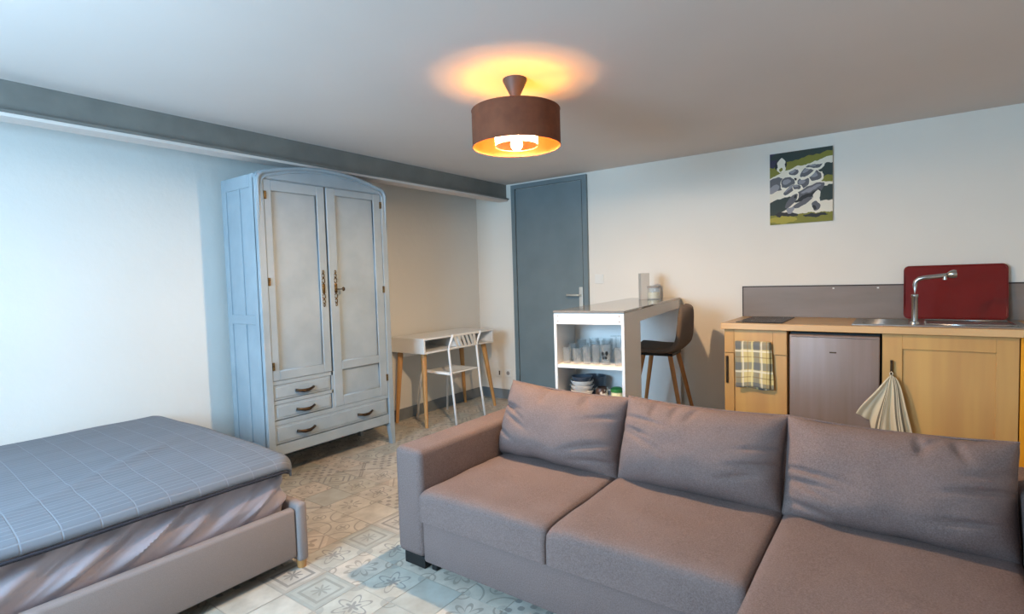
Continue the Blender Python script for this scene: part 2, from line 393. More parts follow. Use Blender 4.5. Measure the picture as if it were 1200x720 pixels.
struct('wall_back', B(0, XR+.1, 0, .1, -.1, H), 'wall_plaster_smooth', 'white wall behind door, bar and kitchen', 'wall')
struct('wall_right', B(XR, XR+.1, YF-.2, 0, -.1, H), 'wall_plaster_smooth', 'white side wall beyond the kitchen', 'wall')
x0, x1, z0, z1 = WIN; bm = bmesh.new()
box(bm, 0, x0, YF-.2, YF, -.1, H); box(bm, x1, XR, YF-.2, YF, -.1, H); box(bm, x0, x1, YF-.2, YF, -.1, z0); box(bm, x0, x1, YF-.2, YF, z1, H)
struct('wall_front', bm, 'wall_plaster_smooth', 'white wall with a window opposite the kitchen', 'wall')
wn = thing('window_1', 'white framed double window behind the viewer', 'window', ((x0+x1)/2, YF-.1, z0), kind='structure')
bm = bmesh.new(); xm = (x0+x1)/2
for a, b, c, d in ((x0, x0+.05, z0, z1), (x1-.05, x1, z0, z1), (x0, x1, z0, z0+.05), (x0, x1, z1-.05, z1), (xm-.04, xm+.04, z0, z1)): box(bm, a, b, YF-.13, YF-.08, c, d)
obj('window_frame', bm, 'white_lacquer', wn)
for a, b in ((x0+.05, xm-.04), (xm+.04, x1-.05)): obj('window_pane', B(a, b, YF-.108, YF-.104, z0+.05, z1-.05), 'clear_glass', wn)
obj('window_sill', B(x0, x1, YF-.08, YF+.03, z0-.02, z0+.005), 'white_lacquer', wn)
# steel beam under the ceiling along the left wall
BX = .399; BZ = 2.044
bmt = thing('ceiling_beam', 'grey painted steel beam under the ceiling along the left wall', 'beam', (BX, -2.7, BZ), kind='structure')
obj('beam_web', B(BX-.012, BX, YF, 0, BZ+.012, H), 'beam_paint', bmt)
obj('lit_underside_strip', B(.30, BX+.020, YF, 0, BZ-.016, BZ), 'ceiling_paint', bmt, label='white strip standing for the lit underside of the beam')  # pale strip imitating light on the underside of the flange
obj('beam_flange', B(BX-.045, BX+.033, YF, 0, BZ, BZ+.012), 'beam_paint', bmt)
# baseboards
struct('baseboard_left', B(0, .012, YF, -.012, 0, .1), 'baseboard_grey', 'grey painted skirting along the left wall', 'baseboard')
struct('baseboard_back', B(0, .475, -.012, 0, 0, .1), 'baseboard_grey', 'grey painted skirting between corner and door', 'baseboard')
struct('baseboard_right', B(1.3206, XR, -.012, 0, 0, .1), 'baseboard_grey', 'grey painted skirting between door and kitchen', 'baseboard')
# door in the back wall
d0, d1, dt = .475, 1.3206, H-.02
dr = thing('door_1', 'flat grey-blue door with lever handle in the back corner', 'door', ((d0+d1)/2, 0, 0), kind='structure')
bm = bmesh.new(); box(bm, d0, d0+.045, -.03, 0, 0, dt); box(bm, d1-.045, d1, -.03, 0, 0, dt); box(bm, d0+.045, d1-.045, -.03, 0, dt-.04, dt)
obj('door_frame', bm, 'door_paint', dr)
lf = obj('door_leaf', B(d0+.05, d1-.055, -.022, -.004, .008, dt-.046, bev=.003), 'door_paint', dr)
obj('door_gap', B(d1-.056, d1-.045, -.012, -.002, 0, dt-.04), 'dark_slot', dr)
obj('handle_plate', B(1.225, 1.262, -.030, -.021, .965, 1.150, bev=.004), 'satin_nickel', lf)
bm = bmesh.new(); tube(bm, [(1.244, -.025, 1.075), (1.244, -.07, 1.075), (1.238, -.078, 1.075), (1.226, -.08, 1.075), (1.12, -.08, 1.077)], .010)
obj('lever_handle', bm, 'satin_nickel', lf, smooth=True)
for z in (.3, 1.15, 1.88): obj('hinge', tube(bmesh.new(), [(d0+.047, -.032, z-.04), (d0+.047, -.032, z+.04)], .007), 'door_paint', dr, smooth=True)
# switch and sockets
t = thing('light_switch', 'square white light switch on wall beside the door', 'switch', (1.422, 0, 1.22))
obj('plate', B(1.38, 1.465, -.01, 0, 1.178, 1.262, bev=.004), 'white_plastic', t); obj('rocker', B(1.397, 1.448, -.014, -.01, 1.195, 1.245, bev=.002), 'white_plastic', t)
t = thing('power_socket', 'round white power socket low on wall beside the door frame', 'socket', (.362, 0, .272))
obj('plate', B(.322, .402, -.009, 0, .232, .312, bev=.003), 'white_plastic', t)
bm = bmesh.new(); lathe(bm, [(.02, 0), (.02, .003)], n=16); bmesh.ops.rotate(bm, matrix=Matrix.Rotation(PI/2, 3, 'X'), verts=bm.verts); bmesh.ops.translate(bm, vec=(.362, -.009, .272), verts=bm.verts)
obj('socket_well', bm, 'grey_panel', t)
t = thing('aerial_socket', 'white wall plate with dark slot, nearest the desk leg', 'socket', (.25, 0, .267))
obj('plate', B(.21, .29, -.009, 0, .227, .307, bev=.003), 'white_plastic', t); obj('slot', B(.243, .257, -.011, -.009, .245, .289), 'dark_slot', t)

# ------------------------------------------------------------------ corner sofa
S = thing('corner_sofa', 'grey-brown fabric corner sofa with chaise seat on the tiled floor', 'sofa', (2.95, -2.4, 0))
AX0, AX1, SY0, SY1 = 1.842, 2.002, -2.85, -1.93
obj('armrest', B(AX0, AX1, SY0, SY1, .05, .522, bev=.028, seg=4), 'sofa_weave', S, smooth='angle')
obj('armrest', B(3.945, 4.11, -2.85, SY1, .05, .552, bev=.035, seg=4), 'sofa_weave', S, smooth='angle')
obj('front_panel', B(AX1+.002, 3.30, SY0, SY1-.1, .042, .224, bev=.012), 'sofa_weave', S, smooth='angle')
obj('chaise_base', B(3.302, 3.943, -3.72, SY1-.1, .042, .224, bev=.012), 'sofa_weave', S, smooth='angle')
obj('back_frame', B(AX1, 3.944, -2.01, SY1, .05, .54, bev=.03, seg=4), 'sofa_weave', S, smooth='angle')
def seat(x0, x1, y0, y1, z0, z1, seed):
    bm = bmesh.new(); n, mth = 30, 44
    def top(u, v):
        x = x0+(x1-x0)*u; y = y0+(y1-y0)*v
        eu = min(u, 1-u)*(x1-x0); ev = v*(y1-y0)
        z = z1-.012*math.exp(-eu/.018)-.016*math.exp(-ev/.022)+.006*math.sin(PI*u)
        z += .004*mnoise.noise((x*5, y*5, seed))+.003*mnoise.noise((x*16+seed, y*9, 2))*math.exp(-max(0, abs(v-.45)-.2)*6)
        return (x, y, z)
    grid(bm, n, mth, top)
    bm.verts.ensure_lookup_table()
    be = [e for e in bm.edges if e.is_boundary]
    r = bmesh.ops.extrude_edge_only(bm, edges=be); vs = [q for q in r['geom'] if isinstance(q, bmesh.types.BMVert)]
    for v in vs:
        v.co.z -= .03; v.co.y += -.006 if v.co.y < y0+.01 else 0
    be = [e for e in bm.edges if e.is_boundary]
    r = bmesh.ops.extrude_edge_only(bm, edges=be); vs = [q for q in r['geom'] if isinstance(q, bmesh.types.BMVert)]
    for v in vs: v.co.z = z0
    bmesh.ops.recalc_face_normals(bm, faces=bm.faces); return bm
obj('seat_cushion', seat(AX1+.003, 2.632, SY0-.012, -2.09, .226, .362, 1), 'sofa_weave', S, smooth=True)
obj('seat_cushion', seat(2.640, 3.297, SY0-.012, -2.09, .226, .362, 2), 'sofa_weave', S, smooth=True)
obj('chaise_cushion', seat(3.305, 3.940, -3.73, -2.09, .226, .362, 3), 'sofa_weave', S, smooth=True)
for a, b, c, d in ((1.872, 1.995, -2.835, -2.77), (2.02, 2.05, -2.82, -2.76), (3.40, 3.50, -3.66, -3.58), (3.82, 3.92, -3.66, -3.58), (1.872, 1.972, -2.05, -1.97), (3.96, 4.06, -2.05, -1.97)):
    obj('foot', B(a, b, c, d, 0, .052, bev=.004), 'black_plastic', S)
CREASES = {}
for sd_ in (1, 4, 8):
    rc_ = random.Random(sd_); L_ = []
    for i_ in range(7):                                    # folds fanning in from the side seams
        s_ = rc_.choice((-1, 1)); L_.append((s_*rc_.uniform(.62, .92), rc_.uniform(-.75, .55), s_*rc_.uniform(.15, .6), rc_.uniform(.18, .38), rc_.uniform(.035, .06), rc_.uniform(.013, .024)))
    for i_ in range(3): L_.append((rc_.uniform(-.6, .6), .78, 1.3+rc_.uniform(-.3, .6), .20, .045, .018))
    CREASES[sd_] = L_
def pillow(w, h, d, seed, wr=.016, lean=20, corner=.02):
    bm = bmesh.new(); n, m = 70, 50
    def surf(side):
        def f(u, v):
            a, b = u*2-1, v*2-1
            pr = max(0, 1-abs(a)**3.2)**.55*max(0, 1-abs(b)**3.0)**.55
            x = w/2*a*(1-.035*(1-b*b)*abs(a)**2); z = h/2*b*(1-.045*(1-a*a)*abs(b)**2)
            z -= .018*(1-a*a)*(b > 0)*b*.3
            y = side*(d/2*pr*(1-.22*b)+.004)
            q = Vector((x*4.2, z*6, seed*3.1))
            wv = mnoise.noise(q)*.8+mnoise.noise(q*2.3)*.5
            s = math.sin((x*.45+z*1.0)*34+6*mnoise.noise((x*3, z*3, seed)))
            edge = (abs(a)**2)*(1-abs(b)*.3)
            crs = 0
            for (ca, cb, ang, ln, wd_, dp) in CREASES[seed]:
                dx, dz = a-ca, b-cb; t1 = dx*math.cos(ang)+dz*math.sin(ang); t2 = -dx*math.sin(ang)+dz*math.cos(ang)+.25*t1*t1
                crs -= dp*math.exp(-(t2/wd_)**2)*math.exp(-(t1/ln)**2)
            y += side*pr**.3*(wr*(wv*.8+s*.45*edge)+crs)
            z += .010*mnoise.noise((a*2.5, seed*2.0, b))*abs(b)**3
            t = math.radians(lean); y2 = y*math.cos(t)+z*math.sin(t); z2 = -y*math.sin(t)+z*math.cos(t)
            return (x, y2, z2)
        return f
    grid(bm, n, m, surf(-1)); grid(bm, n, m, surf(1)); bmesh.ops.remove_doubles(bm, verts=bm.verts, dist=.0005)
    be = [e for e in bm.edges if e.is_boundary]
    if be: bmesh.ops.bridge_loops(bm, edges=be)
    bmesh.ops.recalc_face_normals(bm, faces=bm.faces); return bm
def piping(w, h, lean):
    pts = []; t = math.radians(lean)
    for a, b in [(i/12*2-1, -1) for i in range(13)]+[(1, i/12*2-1) for i in range(1, 13)]+[(1-i/12*2, 1) for i in range(1, 13)]+[(-1, 1-i/12*2) for i in range(1, 13)]:
        x = w/2*a*(1-.035*(1-b*b)*abs(a)**2); z = h/2*b*(1-.045*(1-a*a)*abs(b)**2)-.018*(1-a*a)*(b > 0)*b*.3
        pts.append((x, z*math.sin(t), z*math.cos(t)))
    return tube(bmesh.new(), pts, .004, 6)
for x0, x1, zt, roll, sd, lab in ((1.990, 2.645, .70, 2.0, 1, 'brown back cushion leaning against the sofa arm near the desk'),
                           (2.645, 3.295, .685, .6, 4, 'brown back cushion in the middle of the sofa below the bar stool'),
                           (3.297, 3.940, .672, .3, 8, 'brown back cushion below the striped towel on the chaise corner')):
    W_, H_ = x1-x0, .372; zc = .352+H_*.5*math.cos(math.radians(20))-.010+(zt-.70)*.4
    p = thing('back_cushion', lab, 'cushion', ((x0+x1)/2, -2.21, zc), 0, 'loose back cushions along the sofa')
    p.rotation_euler = (0, math.radians(roll), 0)
    obj('cushion_cover', pillow(W_+.014, H_, .27, sd), 'sofa_weave', p, smooth=True, world=False)
    obj('piping', piping(W_+.014, H_+.002, 20), 'sofa_weave', p, smooth=True, world=False)

# ------------------------------------------------------------------ bed
BDX = 1.53; BY1 = -3.09; BY0 = -5.12
Bd = thing('bed', 'double bed with grey upholstered low frame along the left wall', 'bed', (.8, -4.1, 0))
obj('side_rail', B(BDX-.045, BDX, BY0, BY1-.05, .055, .272, bev=.014, seg=3), 'bed_weave', Bd, smooth='angle')
obj('side_rail', B(.03, .075, BY0, BY1-.05, .055, .272, bev=.014, seg=3), 'bed_weave', Bd, smooth='angle')
obj('foot_rail', B(.03, BDX+.012, BY1-.05, BY1, .03, .292, bev=.018, seg=4), 'bed_weave', Bd, smooth='angle')
obj('head_rail', B(.03, BDX, BY0-.05, BY0, .055, .272, bev=.014, seg=3), 'bed_weave', Bd, smooth='angle')
obj('slat_base', B(.076, BDX-.046, BY0+.01, BY1-.055, .16, .20), 'black_plastic', Bd)
for x, y in ((1.515, -3.115), (.05, -3.115), (1.5, -5.14), (.05, -5.14)):
    bm = bmesh.new(); lathe(bm, [(.018, 0), (.026, .056)], x, y, 16); obj('foot', bm, 'beech', Bd, smooth='angle')
# mattress in its fitted sheet: side faces carry the drawn-in folds
mx0, mx1, my0, my1, mz0, mz1 = .085, 1.475, -5.08, -3.15, .20, .475
ms = thing('mattress', 'mattress in a wrinkled mauve-grey satin fitted sheet on the bed', 'mattress', (.8, -4.1, .2))
bm = bmesh.new(); rr = .07
def loop_pt(s):
    """rounded rectangle outline by arc length fraction, starting on the right side"""
    segs = []
    Lx, Ly = mx1-mx0-2*rr, my1-my0-2*rr; per = 2*Lx+2*Ly+2*PI*rr; d = s*per
    if d < Ly: return (mx1, my0+rr+d), (1, 0)
    d -= Ly
    if d < PI*rr/2: a = d/rr; return (mx1-rr+rr*math.cos(a), my1-rr+rr*math.sin(a)), (math.cos(a), math.sin(a))
    d -= PI*rr/2
    if d < Lx: return (mx1-rr-d, my1), (0, 1)
    d -= Lx
    if d < PI*rr/2: a = PI/2+d/rr; return (mx0+rr+rr*math.cos(a), my1-rr+rr*math.sin(a)), (math.cos(a), math.sin(a))
    d -= PI*rr/2
    if d < Ly: return (mx0, my1-rr-d), (-1, 0)
    d -= Ly
    if d < PI*rr/2: a = PI+d/rr; return (mx0+rr+rr*math.cos(a), my0+rr+rr*math.sin(a)), (math.cos(a), math.sin(a))
    d -= PI*rr/2
    if d < Lx: return (mx0+rr+d, my0), (0, -1)
    d -= Lx; a = 1.5*PI+d/rr; return (mx1-rr+rr*math.cos(a), my0+rr+rr*math.sin(a)), (math.cos(a), math.sin(a))
NS, NZ = 1000, 40
def side_pt(i, j):
    (x, y), (nx, ny) = loop_pt((i % NS)/NS); v = j/NZ; z = mz0+(mz1-mz0)*v
    bul = .022*math.sin(PI*min(1, v*1.15))*min(1, max(0, (v-.1)/.35))-.03*max(0, v-.85)/.15
    q = y*1.0+x*.9
    dg = (y-.2)*1.0-(z-.3)*1.5+x*.6                       # folds run diagonally towards the far corner
    sv = min(1, max(0, (v-.24)/.22)); sv = sv*sv*(3-2*sv); amp = .026*math.sin(PI*min(1, v*1.0))**.6*sv
    rd = lambda t: 1-2.2*math.sqrt(t*t+.03)
    f = rd(math.sin(dg*19+3*mnoise.noise((q*1.8, z*2.0, .3))))*.40+mnoise.noise((dg*8, q*1.5, 4.))*.6+rd(1.6*mnoise.noise((dg*13, q*1.2, 9.)))*.35+.12*mnoise.noise((dg*40, q*4, 2.))
    k = bul+amp*f
    return (x+nx*k, y+ny*k, z)
rings = [[bm.verts.new(side_pt(i, j)) for i in range(NS)] for j in range(NZ+1)]
for a, b in zip(rings, rings[1:]):
    for i in range(NS): bm.faces.new((a[i], a[(i+1) % NS], b[(i+1) % NS], b[i]))
bm.faces.new(rings[-1]); bm.faces.new(rings[0][::-1])
obj('fitted_sheet', bm, 'sheet_satin', ms, smooth='angle')
# quilt laid over the mattress, hanging a little over the foot end
qt = thing('quilt', 'slate-grey quilted bedspread with dark piping laid over the mattress', 'bedspread', (.8, -4.1, .47))
qx0, qx1, qy0, qyE = .045, 1.512, -5.09, -3.115
def qpt(u, v, off=0):
    x = qx0+(1.522-qx0)*u; y = qy0+(-3.085-qy0)*v; z = .490          # flat cloth, then draped over a rounded outline
    xi, yi, rc, rb = 1.512, -3.118, .075, .035
    cx, cy = xi-rc, yi-rc
    if x > cx and y > cy:
        vx, vy = x-cx, y-cy; l = math.hypot(vx, vy); nx, ny = vx/l, vy/l; d = l-rc
    elif xi-x < yi-y: nx, ny, d = 1, 0, x-xi
    else: nx, ny, d = 0, 1, y-yi
    s_ = d+rb
    if s_ > 0:
        a = min(s_/rb, PI/2); k_ = -s_+rb*math.sin(a); x += nx*k_; y += ny*k_; z -= rb*(1-math.cos(a))+max(0, s_-rb*PI/2)
    z += .014*math.sin(PI*u)-.018*math.exp(-(1.522-x)/.05)-.02*math.exp(-(x-qx0)/.04)
    z += .007*mnoise.noise((x*2.2, y*2.2, 1.1))+.003*mnoise.noise((x*7, y*5, 3.))
    dfold = (y+3.62)*.55+(x-1.02)*.9                       # one soft crease running across the quilt
    z += .012*math.exp(-(dfold/.035)**2)*max(0, 1-abs(x-.85)/.6)*min(1, max(0, (-3.3-y)*5))
    return (x, y, z+off)
bm = bmesh.new(); grid(bm, 110, 150, lambda u, v: qpt(u, v))
L = bm.loops.layers.uv.verify()
for f_ in bm.faces:
    for l_ in f_.loops: l_[L].uv = (l_[L].uv.y*2.06+.06*l_[L].uv.x, l_[L].uv.x*1.467)
qo = obj('quilt_top', bm, 'quilt_cloth', qt, smooth=True)
sm = qo.modifiers.new('thick', 'SOLIDIFY'); sm.thickness = .010; sm.offset = 1
bm = bmesh.new(); pts = [tuple(Vector(qpt(1, i/150, -.006))+Vector((.009, 0, 0))) for i in range(147)]+[tuple(Vector(qpt(1-i/110, 1, -.006))+Vector((0, .009, 0))) for i in range(4, 111)]
obj('piping', tube(bm, pts, .006, 6), 'piping_navy', qt, smooth=True, label='dark piped quilt edge')

# ------------------------------------------------------------------ wardrobe
WX0, WX1, WY0, WY1 = .06, .489, -2.668, -1.655
Wd = thing('wardrobe', 'tall pale grey-blue painted wooden wardrobe with arched top against the left wall', 'wardrobe', ((WX0+WX1)/2, (WY0+WY1)/2, 0))
def arch(inset=0):
    """front outline (y, z) of the crown: rounded shoulders and a shallow arch"""
    y0, y1 = WY0+inset, WY1-inset; pts = [(y0, 1.60)]
    zs = 1.955-inset; zt = 2.018-inset; r = .06
    for i in range(7): a = PI-PI/2*i/6; pts.append((y0+r+r*math.cos(a), zs-r+r*math.sin(a)))
    for i in range(1, 16):
        t = i/16; y = y0+r+(y1-y0-2*r)*t; pts.append((y, zs+(zt-zs)*(1-(2*t-1)**2)))
    for i in range(7): a = PI/2-PI/2*i/6; pts.append((y1-r+r*math.cos(a), zs-r+r*math.sin(a)))
    pts.append((y1, 1.60)); return pts
# carcass: sides with two columns of sunk panels, back, top
for yy0, yy1, sgn in ((WY0, WY0+.03, -1), (WY1-.03, WY1, 1)):
    sd = obj('side_frame', B(WX0+.001, WX1-.03, yy0+.008, yy1-.008, .17, 1.90), 'wardrobe_paint', Wd)
    yo0, yo1 = (yy0, yy0+.012) if sgn < 0 else (yy1-.012, yy1)
    for a, b, c, d in ((WX0, WX0+.055, .12, 1.93), (WX1-.085, WX1-.03, .12, 1.93), (.255, .285, .24, 1.0), (.255, .285, 1.06, 1.85)):
        obj('stile', B(a, b, yo0, yo1, c, d, bev=.003), 'wardrobe_paint', sd)
    for c, d in ((.12, .24), (1.0, 1.06), (1.85, 1.93)):
        obj('rail', B(WX0+.055, WX1-.085, yo0, yo1, c, d, bev=.003), 'wardrobe_paint', sd)
obj('back_panel', B(WX0, WX0+.012, WY0+.012, WY1-.012, .17, 1.93), 'wardrobe_paint', Wd)
obj('floor_panel', B(WX0+.012, WX1-.03, WY0+.03, WY1-.03, .165, .185), 'wardrobe_paint', Wd)
bm = bmesh.new(); pts = arch(0); low = [p for p in pts if p[1] > 1.6]; pts2 = [(WY0, 1.905)]+[p for p in arch(0) if p[1] > 1.905]+[(WY1, 1.905)]
prism(bm, pts2, 'x', WX1-.045, WX1-.004); obj('crown_rail', bm, 'wardrobe_paint', Wd)
bm = bmesh.new(); prism(bm, [(p[0], min(p[1], 1.93+.3*(p[1]-1.93))) for p in pts2], 'x', WX0, WX1-.045); obj('top_panel', bm, 'wardrobe_paint', Wd)
arc = [(WX1-.004, p[0], p[1]) for p in arch(.012)]
obj('crown_moulding', tube(bmesh.new(), [(WX1-.004, WY0+.012, .17)]+arc+[(WX1-.004, WY1-.012, .17)], .012, 8), 'wardrobe_paint', Wd, smooth=True)
arc = [(WX1-.006, p[0], p[1]) for p in arch(.034)]
obj('inner_moulding', tube(bmesh.new(), [(WX1-.006, WY0+.034, .17)]+arc+[(WX1-.006, WY1-.034, .17)], .006, 6), 'wardrobe_paint', Wd, smooth=True)
for a, b in ((WY0, WY0+.048), (WY1-.048, WY1)): obj('post', B(WX1-.045, WX1-.004, a, b, .15, 1.906, bev=.004), 'wardrobe_paint', Wd)
xf0, xf1 = WX1-.03, WX1-.008       # face of doors and drawers
YM = -2.184
obj('top_rail', B(WX1-.045, WX1-.012, WY0+.045, WY1-.045, 1.900, 1.95), 'wardrobe_paint', Wd)
obj('mid_rail', B(WX1-.045, WX1-.012, WY0+.045, YM, .615, .640), 'wardrobe_paint', Wd)
obj('mid_rail', B(WX1-.045, WX1-.012, WY0+.045, YM, .492, .515), 'wardrobe_paint', Wd)
obj('mid_rail', B(WX1-.045, WX1-.012, WY0+.045, WY1-.045, .360, .388), 'wardrobe_paint', Wd)
obj('centre_stile', B(WX1-.045, WX1-.012, YM-.012, YM+.012, .388, .64), 'wardrobe_paint', Wd)
obj('dust_board', B(WX0+.02, WX1-.046, WY0+.03, WY1-.03, .37, .38), 'wardrobe_paint', Wd)
bm = bmesh.new()
ap = [(WY0+.045, .235)]+[(WY0+.045+(WY1-WY0-.09)*i/12, .168-.012*math.sin(PI*i/12)**2*0) for i in range(13)]+[(WY1-.045, .235)]
prism(bm, ap, 'x', WX1-.04, WX1-.010); obj('apron', bm, 'wardrobe_paint', Wd)
def door(y0, y1, z0, z1, panels, hinge_y, zh, esc_y):
    d = obj('door', B(xf0-.012, xf0+.004, y0+.003, y1-.003, z0, z1), 'wardrobe_paint', Wd)
    ys0 = min(p[0] for p in panels); ys1 = max(p[1] for p in panels)
    obj('stile', B(xf0, xf1, y0+.003, ys0, z0, z1, bev=.004), 'wardrobe_paint', d); obj('stile', B(xf0, xf1, ys1, y1-.003, z0, z1, bev=.004), 'wardrobe_paint', d)
    zz = [z0]+[q for p in sorted(panels, key=lambda p: p[2]) for q in (p[2], p[3])]+[z1]
    for a, b in zip(zz[::2], zz[1::2]): obj('rail', B(xf0, xf1, ys0-.001, ys1+.001, a, b, bev=.004), 'wardrobe_paint', d)
    for p in panels:                                        # bead around each sunk panel
        b = bmesh.new(); tube(b, [(xf0+.012, p[0], p[2]), (xf0+.012, p[1], p[2]), (xf0+.012, p[1], p[3]), (xf0+.012, p[0], p[3]), (xf0+.012, p[0], p[2])], .006, 6)
        obj('panel_bead', b, 'wardrobe_paint', d, smooth=True)
    for z in zh: obj('hinge', B(xf1-.002, xf1+.008, hinge_y-.007, hinge_y+.007, z-.025, z+.025, bev=.002), 'old_brass', d, label='dark brass hinge')
    b = bmesh.new()                                         # pierced brass escutcheon
    box(b, xf1-.001, xf1+.007, esc_y-.011, esc_y+.011, 1.18, 1.245, bev=.004)
    for s in (-1, 1):
        zc = 1.2125
        for k, (dz, ry, rz) in enumerate(((.053, .010, .018), (.087, .008, .015), (.112, .006, .010))):
            tube(b, [(xf1+.003, esc_y+ry*math.cos(a), zc+s*dz+rz*math.sin(a)) for a in [i*PI/6 for i in range(13)]], .0032, 5)
    obj('escutcheon', b, 'old_brass', d, smooth='angle', label='pierced old brass lock plate')
    return d
door(-2.622, YM-.004, .642, 1.898, [(-2.570, -2.250, .70, 1.832)], -2.612, (1.80, 1.265, .735), -2.228)
d2 = door(YM+.004, -1.703, .388, 1.898, [(-2.106, -1.777, .70, 1.850), (-2.106, -1.777, .455, .642)], -1.712, (1.82, 1.19, .52), -2.132)
b = bmesh.new(); tube(b, [(xf1, -2.118, 1.205), (xf1+.035, -2.10, 1.205)], .004, 6); lathe(b, [(.002, 1.19), (.011, 1.198), (.011, 1.212), (.002, 1.22)], xf1+.04, -2.098, 10)
obj('key', b, 'bronze', d2, smooth=True, label='small dark key')
def drawer(y0, y1, z0, z1, hs):
    d = obj('drawer', B(xf0-.01, xf1-.006, y0, y1, z0, z1, bev=.003), 'wardrobe_paint', Wd)
    obj('drawer_field', B(xf1-.008, xf1-.001, y0+.014, y1-.014, z0+.014, z1-.014, bev=.005), 'wardrobe_paint', d)
    for hy in hs:
        zc = (z0+z1)/2-.002; b = bmesh.new()
        tube(b, [(xf1+.004, hy-.066, zc), (xf1+.016, hy-.045, zc-.004), (xf1+.024, hy-.018, zc-.009), (xf1+.024, hy+.018, zc-.009), (xf1+.016, hy+.045, zc-.003), (xf1+.004, hy+.066, zc+.001)], [.009, .008, .011, .011, .008, .009], 8)
        obj('pull_handle', b, 'bronze', d, smooth=True, label='dark bronze pull')
drawer(-2.615, -2.203, .518, .612, (-2.407,)); drawer(-2.615, -2.203, .393, .489, (-2.407,)); drawer(-2.618, -1.716, .240, .358, (-2.411, -1.932))
for (yy, s) in ((WY0, 1), (WY1, -1)):                       # shaped feet
    for xx0, xx1 in ((WX1-.045, WX1-.006), (WX0, WX0+.04)):
        b = bmesh.new(); o_ = [(yy, .20), (yy, 0), (yy+s*.028, 0), (yy+s*.032, .05), (yy+s*.046, .12), (yy+s*.05, .20)]
        prism(b, o_, 'x', xx0, xx1); obj('foot', b, 'wardrobe_paint', Wd)

# ------------------------------------------------------------------ desk
DX0, DX1, DY0, DY1, DZ = .025, .43, -1.262, -.325, .762
Dk = thing('desk', 'small white desk with open cubby and slanted wooden legs beside the wardrobe', 'desk', ((DX0+DX1)/2, (DY0+DY1)/2, 0))
obj('desk_top', B(DX0, DX1, DY0, DY1, DZ-.016, DZ, bev=.003), 'white_lacquer', Dk)
obj('bottom_board', B(DX0, DX1, DY0, DY1, DZ-.13, DZ-.115, bev=.003), 'white_lacquer', Dk)
for a, b in ((DY0, DY0+.016), (DY1-.016, DY1)): obj('side_board', B(DX0, DX1, a, b, DZ-.115, DZ-.016), 'white_lacquer', Dk)
obj('back_board', B(DX0, DX0+.012, DY0+.016, DY1-.016, DZ-.115, DZ-.016), 'white_lacquer', Dk)
obj('divider', B(DX0+.012, DX1-.01, -.80, -.785, DZ-.115, DZ-.016), 'white_lacquer', Dk)
obj('under_rail', B(DX0+.08, DX0+.10, DY0+.06, DY1-.06, DZ-.175, DZ-.13), 'white_lacquer', Dk)
for tx, ty, fx, fy in ((.36, -1.20, .40, -1.235), (.36, -.40, .405, -.30), (.075, -1.20, .045, -1.245), (.075, -.40, .045, -.33)):
    obj('leg', tube(bmesh.new(), [(tx, ty, DZ-.13), (fx, fy, 0)], [.025, .014], 14), 'beech', Dk, smooth='angle')

# ------------------------------------------------------------------ white chair at the desk
Ch = thing('chair', 'white metal chair with diagonally slotted back pushed under the desk', 'chair', (.35, -.86, 0))
cy0, cy1 = -1.045, -.675
for y, s in ((cy0, 1), (cy1, -1)):
    b = bmesh.new(); tube(b, [(.578, y-s*.008, 0), (.54, y, .30), (.512, y, .60), (.507, y, .645), (.515, y, .68), (.560, y, .785)], .0105, 10); obj('leg', b, 'white_metal', Ch, smooth=True)
    b = bmesh.new(); tube(b, [(.105, y-s*.012, 0), (.15, y+s*.01, .40), (.165, y+s*.018, .432), (.20, y+s*.02, .437), (.515, y+s*.004, .437)], .010, 10); obj('leg', b, 'white_metal', Ch, smooth=True)
bm = bmesh.new()
def cseat(u, v):
    x = .145+.385*u; y = cy0+.012+(cy1-cy0-.024)*v
    return (x, y, .452-.018*math.sin(PI*v)*math.sin(PI*u)-.02*max(0, .12-u)/.12)
grid(bm, 14, 14, cseat); cs = obj('seat', bm, 'white_plastic', Ch, smooth=True); q = cs.modifiers.new('t', 'SOLIDIFY'); q.thickness = .012; q.offset = -1
bk = obj('backrest', B(.545, .557, cy0+.008, cy1-.008, .762, .782, bev=.004), 'white_plastic', Ch)
obj('lower_rail', B(.507, .519, cy0+.008, cy1-.008, .652, .668, bev=.004), 'white_plastic', bk)
def xat(z): return .513+(z-.66)/(.772-.66)*.038
def slat(ya, yb, w):                                        # ya at the bottom, yb at the top
    b = bmesh.new(); z0, z1 = .662, .770
    pts = [(xat(z0)-.004, ya, z0), (xat(z0)-.004, ya+w, z0), (xat(z1)-.004, yb+w, z1), (xat(z1)-.004, yb, z1)]
    A = [b.verts.new(p) for p in pts]; C_ = [b.verts.new((p[0]+.009, p[1], p[2])) for p in pts]
    b.faces.new(A[::-1]); b.faces.new(C_)
    for i in range(4): b.faces.new((A[i], A[(i+1) % 4], C_[(i+1) % 4], C_[i]))
    bmesh.ops.recalc_face_normals(b, faces=b.faces); return b
for i in range(6):
    y = cy0+.010+i*.052; obj('slat', slat(min(y+.088, cy1-.038), y, .028), 'white_plastic', bk)

